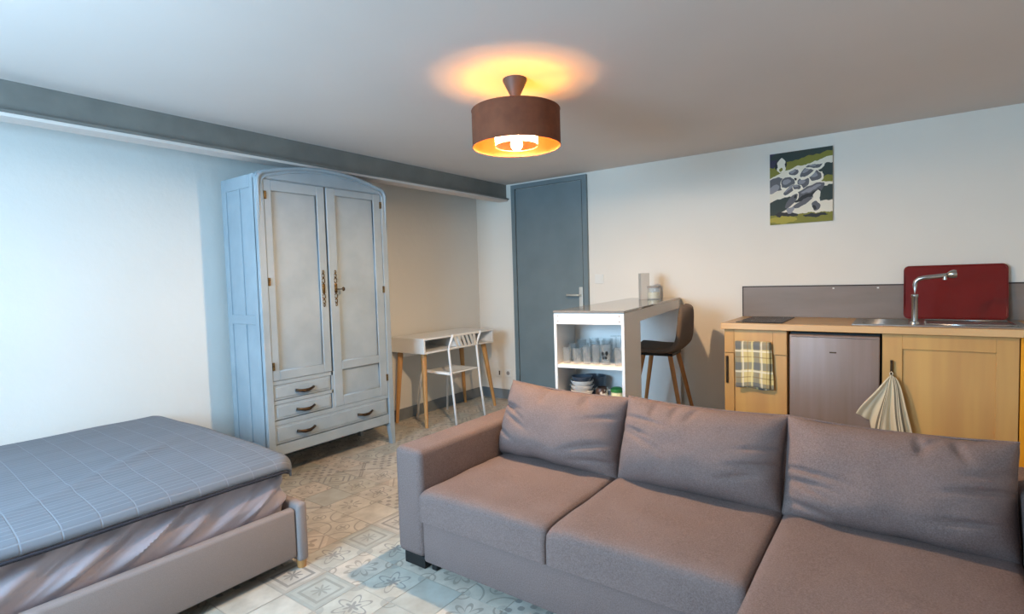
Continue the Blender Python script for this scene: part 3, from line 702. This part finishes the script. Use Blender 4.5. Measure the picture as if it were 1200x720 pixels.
# ------------------------------------------------------------------ bar table (turned a little from the wall)
TH = math.atan2(.15416, .98805)
Br = thing('bar_table', 'white bar table with open shelves and dark glass top in front of the door', 'table', (2.432, -1.72, 0), TH)
def LB(name, a, mat, par=Br, **k): return obj(name, B(*a, **k), mat, par, world=False)
LB('table_top', (-.414, .003, -.004, 1.712, 1.036, 1.05), 'bar_glass_top', bev=.002)
LB('side_panel', (-.411, -.395, 0, .363, 0, 1.036), 'white_laminate', bev=.001)
LB('side_panel', (-.016, 0, 0, .363, 0, 1.036), 'white_laminate', bev=.001)
fa = LB('front_apron', (-.395, -.016, .0, .016, .974, 1.036), 'white_laminate')
for x in (-.385, -.026):
    for z in (.99, 1.02):
        b = bmesh.new(); lathe(b, [(.005, 0), (.005, .002)], n=10); bmesh.ops.rotate(b, matrix=Matrix.Rotation(PI/2, 3, 'X'), verts=b.verts); bmesh.ops.translate(b, vec=(x, 0, z), verts=b.verts)
        obj('screw_cap', b, 'grey_panel', fa, world=False)
LB('back_panel', (-.395, -.016, .298, .308, .06, 1.036), 'white_laminate')
SH1, SH2 = .740, .545
LB('shelf', (-.395, -.016, .004, .298, SH1-.018, SH1), 'white_laminate'); LB('shelf', (-.395, -.016, .004, .298, SH2-.018, SH2), 'white_laminate')
LB('shelf', (-.395, -.016, .004, .298, .29, .308), 'white_laminate'); LB('shelf', (-.395, -.016, .004, .298, .06, .078), 'white_laminate')
LB('side_apron', (-.020, -.004, .363, 1.69, .965, 1.036), 'white_laminate'); LB('side_apron', (-.411, -.395, .363, 1.69, .965, 1.036), 'white_laminate')
LB('end_panel', (-.411, 0, 1.690, 1.710, 0, 1.036), 'white_laminate')
MB = mat_of(Br)
def onbar(x, y, z): return tuple(MB @ Vector((x, y, z)))
# glasses on the upper shelf
def cup(prof):  # hollow vessel: outer profile up, inner back down
    return prof
def tumbler(r, h, t=.0022): return [(.001, .0), (r*.82, 0), (r, h), (r-t, h), (r*.82-t, .008), (.001, .008)]
def wine(r, h):
    o = [(.001, 0), (r*.92, .0), (r*.90, .003), (.006, .007), (.0045, .012), (.0045, h*.42), (.012, h*.46), (r*.82, h*.58), (r, h*.74), (r*.86, h)]
    return o+[(r*.86-.002, h), (r-.002, h*.74), (r*.82-.002, h*.59), (.010, h*.475), (.001, h*.47)]
def glass_thing(name, label, cat, x, y, prof, z=SH1, flip=False, grp='glasses on the bar shelf'):
    t = bmesh.new(); hh = max(p[1] for p in prof)
    lathe(t, [(r, hh-zz) if flip else (r, zz) for r, zz in prof], n=20, cap=False)
    bmesh.ops.recalc_face_normals(t, faces=t.faces)
    o = obj(name, t, 'clear_glass', None, smooth='angle'); o.location = onbar(x, y, z); WORLD[o.name] = Matrix.Translation(o.location)
    return tag(o, label, cat, grp)
gl = 'clear %s on the bar shelf, %s'
specs = [('tumbler', -.362, .070, tumbler(.026, .092), 'leftmost of the front row'), ('tumbler', -.300, .075, tumbler(.030, .088), 'second from the left in the front row'),
         ('tumbler', -.240, .070, tumbler(.026, .100), 'third from the left in the front row'), ('tumbler', -.188, .080, tumbler(.025, .110), 'fourth from the left in the front row'),
         ('tumbler', -.355, .150, tumbler(.028, .105), 'leftmost of the middle row'), ('tumbler', -.285, .150, tumbler(.030, .110), 'second from the left in the middle row'),
         ('tumbler', -.215, .155, tumbler(.028, .125), 'third from the left in the middle row'), ('tumbler', -.150, .155, tumbler(.028, .128), 'behind the butterfly glass'),
         ('tumbler', -.330, .235, tumbler(.030, .120), 'leftmost of the back row'), ('tumbler', -.250, .235, tumbler(.030, .130), 'second from the left in the back row'),
         ('tumbler', -.165, .235, tumbler(.030, .130), 'third from the left in the back row'), ('tumbler', -.048, .060, tumbler(.028, .100), 'rightmost of the front row')]
for n_, x, y, pr, where in specs: glass_thing('drinking_glass', gl % ('drinking glass', where), 'glass', x, y, pr)
glass_thing('wine_glass', 'upturned clear wine glass on the bar shelf, its foot on top', 'glass', -.095, .165, wine(.036, .155), flip=True)
glass_thing('wine_glass', 'upright clear wine glass at the right end of the bar shelf', 'glass', -.050, .215, wine(.034, .15))
bt = thing('drinking_glass', 'clear glass with a black butterfly print on the bar shelf', 'glass', onbar(-.128, .075, SH1), TH, 'glasses on the bar shelf')
t = bmesh.new(); lathe(t, tumbler(.030, .112), n=20, cap=False); obj('glass_body', t, 'clear_glass', bt, smooth='angle', world=False)
b = bmesh.new()
for a0, z0_, rw, rh in ((-.42, .062, .30, .013), (-.32, .040, .22, .010), (.42, .066, .30, .013), (.30, .042, .22, .010), (0, .05, .05, .022)):
    vs = []
    for i in range(12):
        q = 2*PI*i/12; aa = -PI/2+a0+rw*math.cos(q); zz = z0_+rh*math.sin(q); R_ = .030*.82+.030*.18*zz/.112+.0006
        vs.append(b.verts.new((R_*math.cos(aa), R_*math.sin(aa), zz)))
    b.faces.new(vs)
obj('butterfly_print', b, 'black_plastic', bt, world=False, label='black butterfly print')
# crockery on the lower shelf
def bowl(r, h): return [(.001, 0), (r*.55, 0), (r*.8, h*.35), (r, h), (r-.003, h), (r*.78, h*.42), (r*.5, .006), (.001, .006)]
for i, (m, r, h, lab) in enumerate((('ceramic_white', .070, .040, 'white bowl at the bottom of the stack on the bar shelf'), ('ceramic_white', .070, .040, 'white bowl second from the bottom of the shelf stack'), ('ceramic_white', .069, .040, 'white bowl third from the bottom of the shelf stack'), ('ceramic_slate', .062, .036, 'slate-grey bowl on top of the white bowl stack'))):
    b = bmesh.new(); lathe(b, bowl(r, h), n=28, cap=False); o = obj('bowl', b, m, None, smooth='angle'); o.location = onbar(-.283, .10, SH2+.027*i); WORLD[o.name] = Matrix.Translation(o.location)
    tag(o, lab, 'bowl', 'stacked bowls on the bar shelf')
b = bmesh.new(); lathe(b, [(.001, 0), (.065, 0), (.075, .10), (.072, .10), (.06, .006), (.001, .006)], n=28, cap=False); o = obj('pot', b, 'ceramic_slate', None, smooth='angle'); o.location = onbar(-.25, .22, SH2); tag(o, 'dark grey pot standing behind the bowl stack', 'pot')
mg = thing('mug', 'brown and cream mottled mug on the lower bar shelf', 'mug', onbar(-.160, .09, SH2), TH)
b = bmesh.new(); lathe(b, [(.001, 0), (.03, 0), (.038, .02), (.038, .05), (.03, .062), (.027, .062), (.033, .05), (.033, .01), (.001, .006)], n=24, cap=False); obj('mug_body', b, 'mug_brown', mg, smooth='angle', world=False)
obj('handle', tube(bmesh.new(), [(.034, 0, .048), (.052, 0, .046), (.058, 0, .032), (.050, 0, .018), (.034, 0, .016)], .005, 8), 'mug_brown', mg, smooth=True, world=False)
jr = thing('jar', 'small cream jar with green lid on the lower bar shelf', 'jar', onbar(-.072, .09, SH2), TH)
b = bmesh.new(); lathe(b, [(.03, 0), (.034, .006), (.034, .035), (.03, .04)], n=24); obj('jar_body', b, 'jar_cream', jr, smooth='angle', world=False)
b = bmesh.new(); lathe(b, [(.034, .04), (.036, .044), (.034, .058), (.022, .066)], n=24); obj('lid', b, 'lid_green', jr, smooth='angle', world=False, label='green lid')
# on top of the bar
bx = thing('carton', 'tall plain white carton standing on the bar near the wall', 'box', (1.985, -.34, 1.05), math.radians(40))
obj('carton_body', B(-.034, .034, -.034, .034, 0, .205, bev=.002), 'carton_grey', bx, world=False)
obj('flap', B(-.034, .034, -.034, .034, .2055, .207), 'carton_grey', bx, world=False)
cj = thing('candle_jar', 'squat glass candle jar beside the white carton on the bar', 'candle', (2.062, -.335, 1.05))
b = bmesh.new(); lathe(b, [(.001, 0), (.048, 0), (.050, .004), (.050, .088), (.047, .088), (.047, .006), (.001, .006)], n=28, cap=False); obj('jar_glass', b, 'clear_glass', cj, smooth='angle', world=False)
b = bmesh.new(); lathe(b, [(.046, .007), (.046, .055)], n=28); obj('wax', b, 'candle_glass', cj, smooth='angle', world=False)
b = bmesh.new(); lathe(b, [(.050, .0885), (.052, .092), (.052, .100), (.046, .104)], n=28); obj('lid', b, 'grey_panel', cj, smooth='angle', world=False)

# ------------------------------------------------------------------ bar stool
St = thing('bar_stool', 'dark grey upholstered bar stool with wooden legs drawn up to the bar', 'stool', (2.20, -.57, 0), math.radians(4))
prof = [(-.20, .700), (-.19, .716), (-.12, .712), (-.02, .704), (.07, .704), (.125, .716), (.158, .745), (.176, .79), (.188, .85), (.198, .92), (.204, .97), (.204, 1.0)]
wid = [.17, .19, .205, .21, .21, .205, .20, .195, .185, .165, .125, .05]
bm = bmesh.new(); n = len(prof)-1
def shell(u, v):
    t = u*n; i = min(int(t), n-1); f = t-i
    x = prof[i][0]*(1-f)+prof[i+1][0]*f; z = prof[i][1]*(1-f)+prof[i+1][1]*f; w_ = wid[i]*(1-f)+wid[i+1]*f
    a = v*2-1; back = max(0, (u-.45)/.55)
    return (x-.05*a*a*back, w_*a, z+.018*a*a*(1-back))
grid(bm, 44, 18, shell); so = obj('seat_shell', bm, 'stool_felt', St, smooth=True, world=False); q = so.modifiers.new('t', 'SOLIDIFY'); q.thickness = .034; q.offset = -1; q = so.modifiers.new('s', 'SUBSURF'); q.levels = 1; q.render_levels = 1
for sx, sy in ((-1, -1), (-1, 1), (1, -1), (1, 1)):
    obj('leg', tube(bmesh.new(), [(sx*.095+.0, sy*.10, .675), (sx*.225+.01, sy*.19, 0)], [.018, .011], 12), 'dark_beech', St, smooth='angle', world=False)
obj('seat_mount', B(-.12, .12, -.12, .12, .655, .676, bev=.004), 'black_plastic', St, world=False)
b = bmesh.new(); k = .24; fx, fy = .095+(.13)*(1-k/.675), .10+.09*(1-k/.675)
tube(b, [(-fx, -fy, k), (fx, -fy, k), (fx, fy, k), (-fx, fy, k), (-fx, -fy, k)], .007, 8); obj('footrest', b, 'black_plastic', St, smooth=True, world=False)

# ------------------------------------------------------------------ kitchenette
KX = (2.663, 3.058, 3.552, 4.150); KY = -.60
wt = obj('worktop', B(2.650, 4.42, -.640, -.002, .860, .900, bev=.003), 'worktop_edge', base=(3.4, -.3, .88)); tag(wt, 'light wood laminate worktop running over cabinets and fridge', 'worktop')
obj('worktop_face', B(2.652, 4.42, -.636, -.003, .8995, .901), 'worktop_wood', wt)
sp = obj('splashback', B(2.652, 4.45, -.012, 0, .902, 1.129), 'splash_grey', base=(3.5, 0, 1.0)); tag(sp, 'low grey-brown splashback panel along the wall above the worktop', 'panel')
obj('edge_strip', B(2.648, 4.45, -.0135, 0, 1.125, 1.133), 'dark_slot', sp); obj('edge_strip', B(2.648, 2.656, -.0135, 0, .902, 1.130), 'dark_slot', sp)
for x in (3.255, 3.515): obj('screw_cap', B(x-.006, x+.006, -.016, -.012, 1.105, 1.115, bev=.002), 'white_plastic', sp)
def shaker(par, name, x0, x1, z0, z1, s0, s1, rt, rb):
    d = obj(name, B(x0, x1, KY+.006, KY+.016, z0, z1), 'oak_front', par)
    if s0: obj('stile', B(x0, x0+s0, KY-.006, KY+.010, z0, z1, bev=.002), 'oak_front', d)
    if s1: obj('stile', B(x1-s1, x1, KY-.006, KY+.010, z0, z1, bev=.002), 'oak_front', d)
    if rt: obj('rail', B(x0+s0, x1-s1, KY-.006, KY+.010, z1-rt, z1, bev=.002), 'oak_front', d)
    if rb: obj('rail', B(x0+s0, x1-s1, KY-.006, KY+.010, z0, z0+rb, bev=.002), 'oak_front', d)
    return d
kc = thing('base_cabinet', 'oak base cabinet with drawer under the black hob', 'cabinet', (2.86, -.3, 0))
obj('body', B(KX[0], KX[1]-.004, KY+.018, -.014, .10, .859), 'oak_front', kc); obj('plinth', B(KX[0], KX[1]-.004, KY+.06, KY+.075, 0, .10), 'dark_slot', kc)
dw = shaker(kc, 'drawer', KX[0]+.002, KX[1]-.008, .698, .856, .062, .082, 0, 0)
obj('drawer_field', B(KX[0]+.065, KX[1]-.091, KY-.004, KY+.008, .699, .855), 'oak_front', dw)
dd = shaker(kc, 'door', KX[0]+.002, KX[1]-.008, .11, .694, .062, .002, 0, .062)
obj('handle', B(2.676, 2.690, KY-.022, KY-.005, .490, .676, bev=.003), 'bronze', dd, label='dark vertical bar handle')
rk = thing('towel_rail', 'small steel towel rail on the drawer front behind the plaid towel', 'rail', (2.86, -.63, .78))
obj('bar', tube(bmesh.new(), [(2.765, -.632, .772), (2.938, -.632, .772)], .005, 8), 'steel', rk, smooth=True)
for x in (2.775, 2.928): obj('bracket', B(x-.006, x+.006, -.634, KY-.004, .766, .778), 'steel', rk)
fr = thing('fridge', 'silver-brown undercounter fridge between the two oak cabinets', 'fridge', (3.305, -.3, 0))
obj('body', B(KX[1]+.008, KX[2]-.008, KY+.04, -.02, .03, .845), 'black_plastic', fr)
fd = obj('door', B(KX[1]+.008, KX[2]-.008, KY-.018, KY+.036, .06, .838, bev=.008, seg=3), 'fridge_grey', fr, smooth='angle')
obj('grip_strip', B(KX[1]+.02, KX[2]-.02, KY-.024, KY-.014, .822, .834, bev=.004), 'fridge_grey', fd)
obj('badge', B(3.288, 3.325, KY-.0195, KY-.017, .728, .736, bev=.002), 'bronze', fd, label='small dark badge')
for x in (3.12, 3.49):
    for y in (-.5, -.1): obj('foot', B(x-.02, x+.02, y-.02, y+.02, 0, .031), 'black_plastic', fr)
sk = thing('sink_cabinet', 'wide oak cabinet with one framed door under the sink', 'cabinet', (3.85, -.3, 0))
obj('body', B(KX[2]+.002, KX[3], KY+.018, -.014, .10, .859), 'oak_front', sk); obj('plinth', B(KX[2]+.002, KX[3], KY+.06, KY+.075, 0, .10), 'dark_slot', sk)
dd = shaker(sk, 'door', KX[2]+.004, KX[3]-.004, .11, .856, .095, .09, .085, .09)
obj('handle', B(3.594, 3.606, KY-.028, KY-.006, .560, .705, bev=.003), 'bronze', dd, label='dark vertical bar handle')
hb = thing('hob', 'black glass two-ring hob set on the worktop', 'hob', (2.87, -.33, .901))
obj('glass_plate', B(2.735, 3.02, -.585, -.085, .9012, .907, bev=.002), 'black_glass', hb)
for y, r in ((-.44, .075), (-.22, .095)):
    b = bmesh.new(); R1, R2 = r, r-.004; n_ = 40
    a = [b.verts.new((2.877+R1*math.cos(2*PI*i/n_), y+R1*math.sin(2*PI*i/n_), .9072)) for i in range(n_)]; c = [b.verts.new((2.877+R2*math.cos(2*PI*i/n_), y+R2*math.sin(2*PI*i/n_), .9072)) for i in range(n_)]
    for i in range(n_): b.faces.new((a[i], a[(i+1) % n_], c[(i+1) % n_], c[i]))
    obj('cooking_ring', b, 'grey_panel', hb)
sn = thing('sink', 'stainless steel inset sink with drainer in the worktop', 'sink', (3.8, -.33, .9))
bm = bmesh.new(); sx0, sx1, sy0, sy1 = 3.40, 4.20, -.565, -.09; bx0, bx1, by0, by1 = 3.76, 4.15, -.50, -.15
for a in ((sx0, bx0, sy0, sy1), (bx1, sx1, sy0, sy1), (bx0, bx1, sy0, by0), (bx0, bx1, by1, sy1)): box(bm, *a, .9012, .906)
obj('rim', bm, 'brushed_steel', sn)
obj('rim_bead', tube(bmesh.new(), [(bx0, by0, .908), (bx1, by0, .908), (bx1, by1, .908), (bx0, by1, .908), (bx0, by0, .908)], .006, 8), 'steel', sn, smooth=True)
for i in range(7):
    y = -.50+i*.055; obj('drain_rib', tube(bmesh.new(), [(3.45, y, .906), (3.68, y, .906)], .004, 6), 'brushed_steel', sn, smooth=True)
obj('bowl_floor', B(bx0+.002, bx1-.002, by0+.002, by1-.002, .9012, .9030), 'brushed_steel', sn)
tp = thing('tap', 'chrome mixer tap with straight swivel spout by the red board', 'tap', (3.708, -.46, .906))
b = bmesh.new(); lathe(b, [(.026, .906), (.024, .916), (.016, .922), (.0155, 1.06), (.018, 1.065), (.018, 1.078), (.0145, 1.082)], 3.708, -.46, 20); obj('tap_body', b, 'steel', tp, smooth='angle')
obj('spout', tube(bmesh.new(), [(3.708, -.46, 1.078), (3.708, -.46, 1.135), (3.713, -.461, 1.158), (3.727, -.464, 1.172), (3.75, -.466, 1.178), (3.875, -.47, 1.192)], .012, 12), 'steel', tp, smooth=True)
b = bmesh.new(); tube(b, [(3.858, -.47, 1.190), (3.872, -.47, 1.193), (3.886, -.47, 1.196), (3.897, -.47, 1.197)], [.014, .022, .024, .020], 16); obj('lever_head', b, 'steel', tp, smooth='angle')
obj('nozzle', tube(bmesh.new(), [(3.845, -.47, 1.182), (3.845, -.47, 1.164)], .010, 12), 'steel', tp, smooth='angle')
bm = bmesh.new(); prism(bm, rrect(3.655, 4.165, 0, .345, .03), 'y', -.006, .006)
ta = math.radians(-7); bmesh.ops.rotate(bm, matrix=Matrix.Rotation(ta, 3, 'X'), verts=bm.verts); bmesh.ops.translate(bm, vec=(0, -.068, .907), verts=bm.verts)
bd = obj('cutting_board', bm, 'red_board', base=(3.91, -.068, .907)); tag(bd, 'large dark red board leaning against the splashback behind the tap', 'board')
bm = bmesh.new(); po = rrect(3.662, 4.158, .007, .338, .026); tube(bm, [(p[0], -.007, p[1]) for p in po]+[(po[0][0], -.007, po[0][1])], .0035, 6)
bmesh.ops.rotate(bm, matrix=Matrix.Rotation(ta, 3, 'X'), verts=bm.verts); bmesh.ops.translate(bm, vec=(0, -.068, .907), verts=bm.verts)
obj('raised_rim', bm, 'red_board', bd, smooth=True)
# yellow panel closing the space beside the sink cabinet
yp = thing('yellow_panel', 'bright yellow panel under the worktop end beside the oak cabinet', 'panel', (4.30, -.6, 0))
obj('board', B(4.1515, 4.42, -.606, -.575, 0, .857, bev=.002), 'yellow_paint', yp)
obj('support', B(4.40, 4.42, -.575, -.014, 0, .859), 'yellow_paint', yp)
# plaid towel over the rail
pt = thing('plaid_towel', 'yellow and blue plaid tea towel folded over the drawer rail', 'towel', (2.85, -.64, .6))
def tow(x0, x1, zt, zb, y, amp, sd, skew=.0):
    b = bmesh.new()
    def f(u, v):
        x = x0+(x1-x0)*u+skew*v; z = zt+(zb-zt)*v
        return (x+.004*mnoise.noise((u*3, v*3, sd)), y-amp*(.3+v)*math.sin(u*9+sd+v*1.2)*.6-.006*math.sin(PI*min(1, v*8))*(v < .12), z-.006*math.sin(u*7+sd)*v)
    grid(b, 24, 26, f); return b
o = obj('front_layer', tow(2.745, 2.955, .779, .478, -.642, .006, 1), 'plaid_cloth', pt, smooth=True); q = o.modifiers.new('t', 'SOLIDIFY'); q.thickness = .005
o = obj('back_layer', tow(2.752, 2.962, .779, .466, -.622, .004, 3, .016), 'plaid_cloth', pt, smooth=True); q = o.modifiers.new('t', 'SOLIDIFY'); q.thickness = .004
b = bmesh.new(); grid(b, 24, 6, lambda u, v: (2.746+.209*u, -.632-.010*math.cos(PI*v), .7775+.0065*math.sin(PI*v))); o = obj('top_fold', b, 'plaid_cloth', pt, smooth=True); q = o.modifiers.new('t', 'SOLIDIFY'); q.thickness = .004
# cream striped towel bunched over the cabinet handle
st = thing('striped_towel', 'cream tea towel with dark stripes hanging from the sink cabinet handle', 'towel', (3.60, -.64, .4))
bm = bmesh.new()
def cream(u, v):
    xe = 3.432+.275*u
    zl = .385-.045*(u/.22) if u < .22 else (.34-1.4*(u-.22) if u < .32 else .20+.015*math.sin(u*12))
    z = .622+(zl-.622)*v
    g = v**.9 if u < .3 else v**(.9-.45*min(1, (u-.3)/.4))
    x = 3.600+(xe-3.600)*g+.008*math.sin(v*6+u*3)*v
    y = -.648-.020*v**.5*math.sin(u*17+1.0)-.010*v*math.sin(u*37+v*2)-.010*math.sin(PI*v)
    return (x, y, z)
grid(bm, 90, 30, cream); o = obj('draped_cloth', bm, 'striped_cloth', st, smooth=True); q = o.modifiers.new('t', 'SOLIDIFY'); q.thickness = .003
obj('hanging_loop', tube(bmesh.new(), [(3.596, -.642, .612), (3.592, -.640, .632), (3.600, -.634, .640), (3.607, -.640, .632), (3.604, -.642, .612)], .003, 6), 'striped_cloth', st, smooth=True)

# ------------------------------------------------------------------ painting on the wall
pc = thing('painting', 'unframed abstract canvas of grey and cream forms on green above the worktop', 'painting', (3.05, 0, 1.586))
obj('stretcher', B(2.849, 3.249, -.018, -.001, 1.588, 2.104), 'white_laminate', pc)
b = bmesh.new(); grid(b, 1, 1, lambda u, v: (2.8474+.4027*u, -.0185, 1.5859+.5198*v)); obj('canvas', b, 'canvas_print', pc)

# ------------------------------------------------------------------ ceiling lamp
LX, LY = 2.140, -2.268
lp = thing('ceiling_lamp', 'brown velvet drum lamp with lit inner ring hanging from the ceiling', 'lamp', (LX, LY, 1.875))
b = bmesh.new(); lathe(b, [(.058, H), (.058, H-.008), (.014, H-.098), (.010, H-.106)], LX, LY, 32); obj('canopy', b, 'lamp_grey', lp, smooth='angle')
obj('cord', tube(bmesh.new(), [(LX, LY, H-.10), (LX, LY, 1.972)], .004, 8), 'black_plastic', lp, smooth=True)
b = bmesh.new(); lathe(b, [(.212, 1.875), (.212, 2.045)], LX, LY, 64, cap=False); sh = obj('shade', b, 'shade_velvet', lp, smooth=True)
b = bmesh.new(); lathe(b, [(.2095, 2.0445), (.2095, 1.8755)], LX, LY, 64, cap=False); obj('lining', b, 'shade_gold', sh, smooth=True, label='gold shade lining')
for z in (1.876, 2.044):
    b = bmesh.new(); tube(b, [(LX+.211*math.cos(a), LY+.211*math.sin(a), z) for a in [i*2*PI/64 for i in range(65)]], .003, 6); obj('shade_hem', b, 'shade_velvet', sh, smooth=True)
b = bmesh.new(); lathe(b, [(.102, 1.877), (.102, 1.995)], LX, LY, 48, cap=False); rg = obj('inner_ring', b, 'ring_film', lp, smooth=True, label='translucent amber inner ring')
for z in (1.878, 1.994):
    b = bmesh.new(); tube(b, [(LX+.102*math.cos(a), LY+.102*math.sin(a), z) for a in [i*2*PI/48 for i in range(49)]], .0022, 6); obj('ring_wire', b, 'old_brass', rg, smooth=True)
b = bmesh.new(); lathe(b, [(.018, 1.9955), (.1015, 1.9955)], LX, LY, 48, cap=False); obj('added_dimming_disc', b, 'amber_disc', rg, label='added amber disc dimming the light on the ceiling')  # added disc: dims and yellows the bulb's light on the ceiling
for i in range(3):
    a = i*2*PI/3+.4; b = bmesh.new(); tube(b, [(LX, LY, 1.99), (LX+.21*math.cos(a), LY+.21*math.sin(a), 2.03)], .002, 6); obj('spoke', b, 'old_brass', lp, smooth=True)
b = bmesh.new(); lathe(b, [(.013, 1.925), (.017, 1.93), (.017, 1.975), (.008, 1.985)], LX, LY, 20); obj('socket', b, 'black_plastic', lp, smooth='angle')
b = bmesh.new(); lathe(b, [(.002, 1.858), (.014, 1.862), (.024, 1.872), (.028, 1.885), (.024, 1.900), (.014, 1.914), (.012, 1.928)], LX, LY, 24); obj('bulb', b, 'bulb_glow', lp, smooth=True, label='glowing bulb')
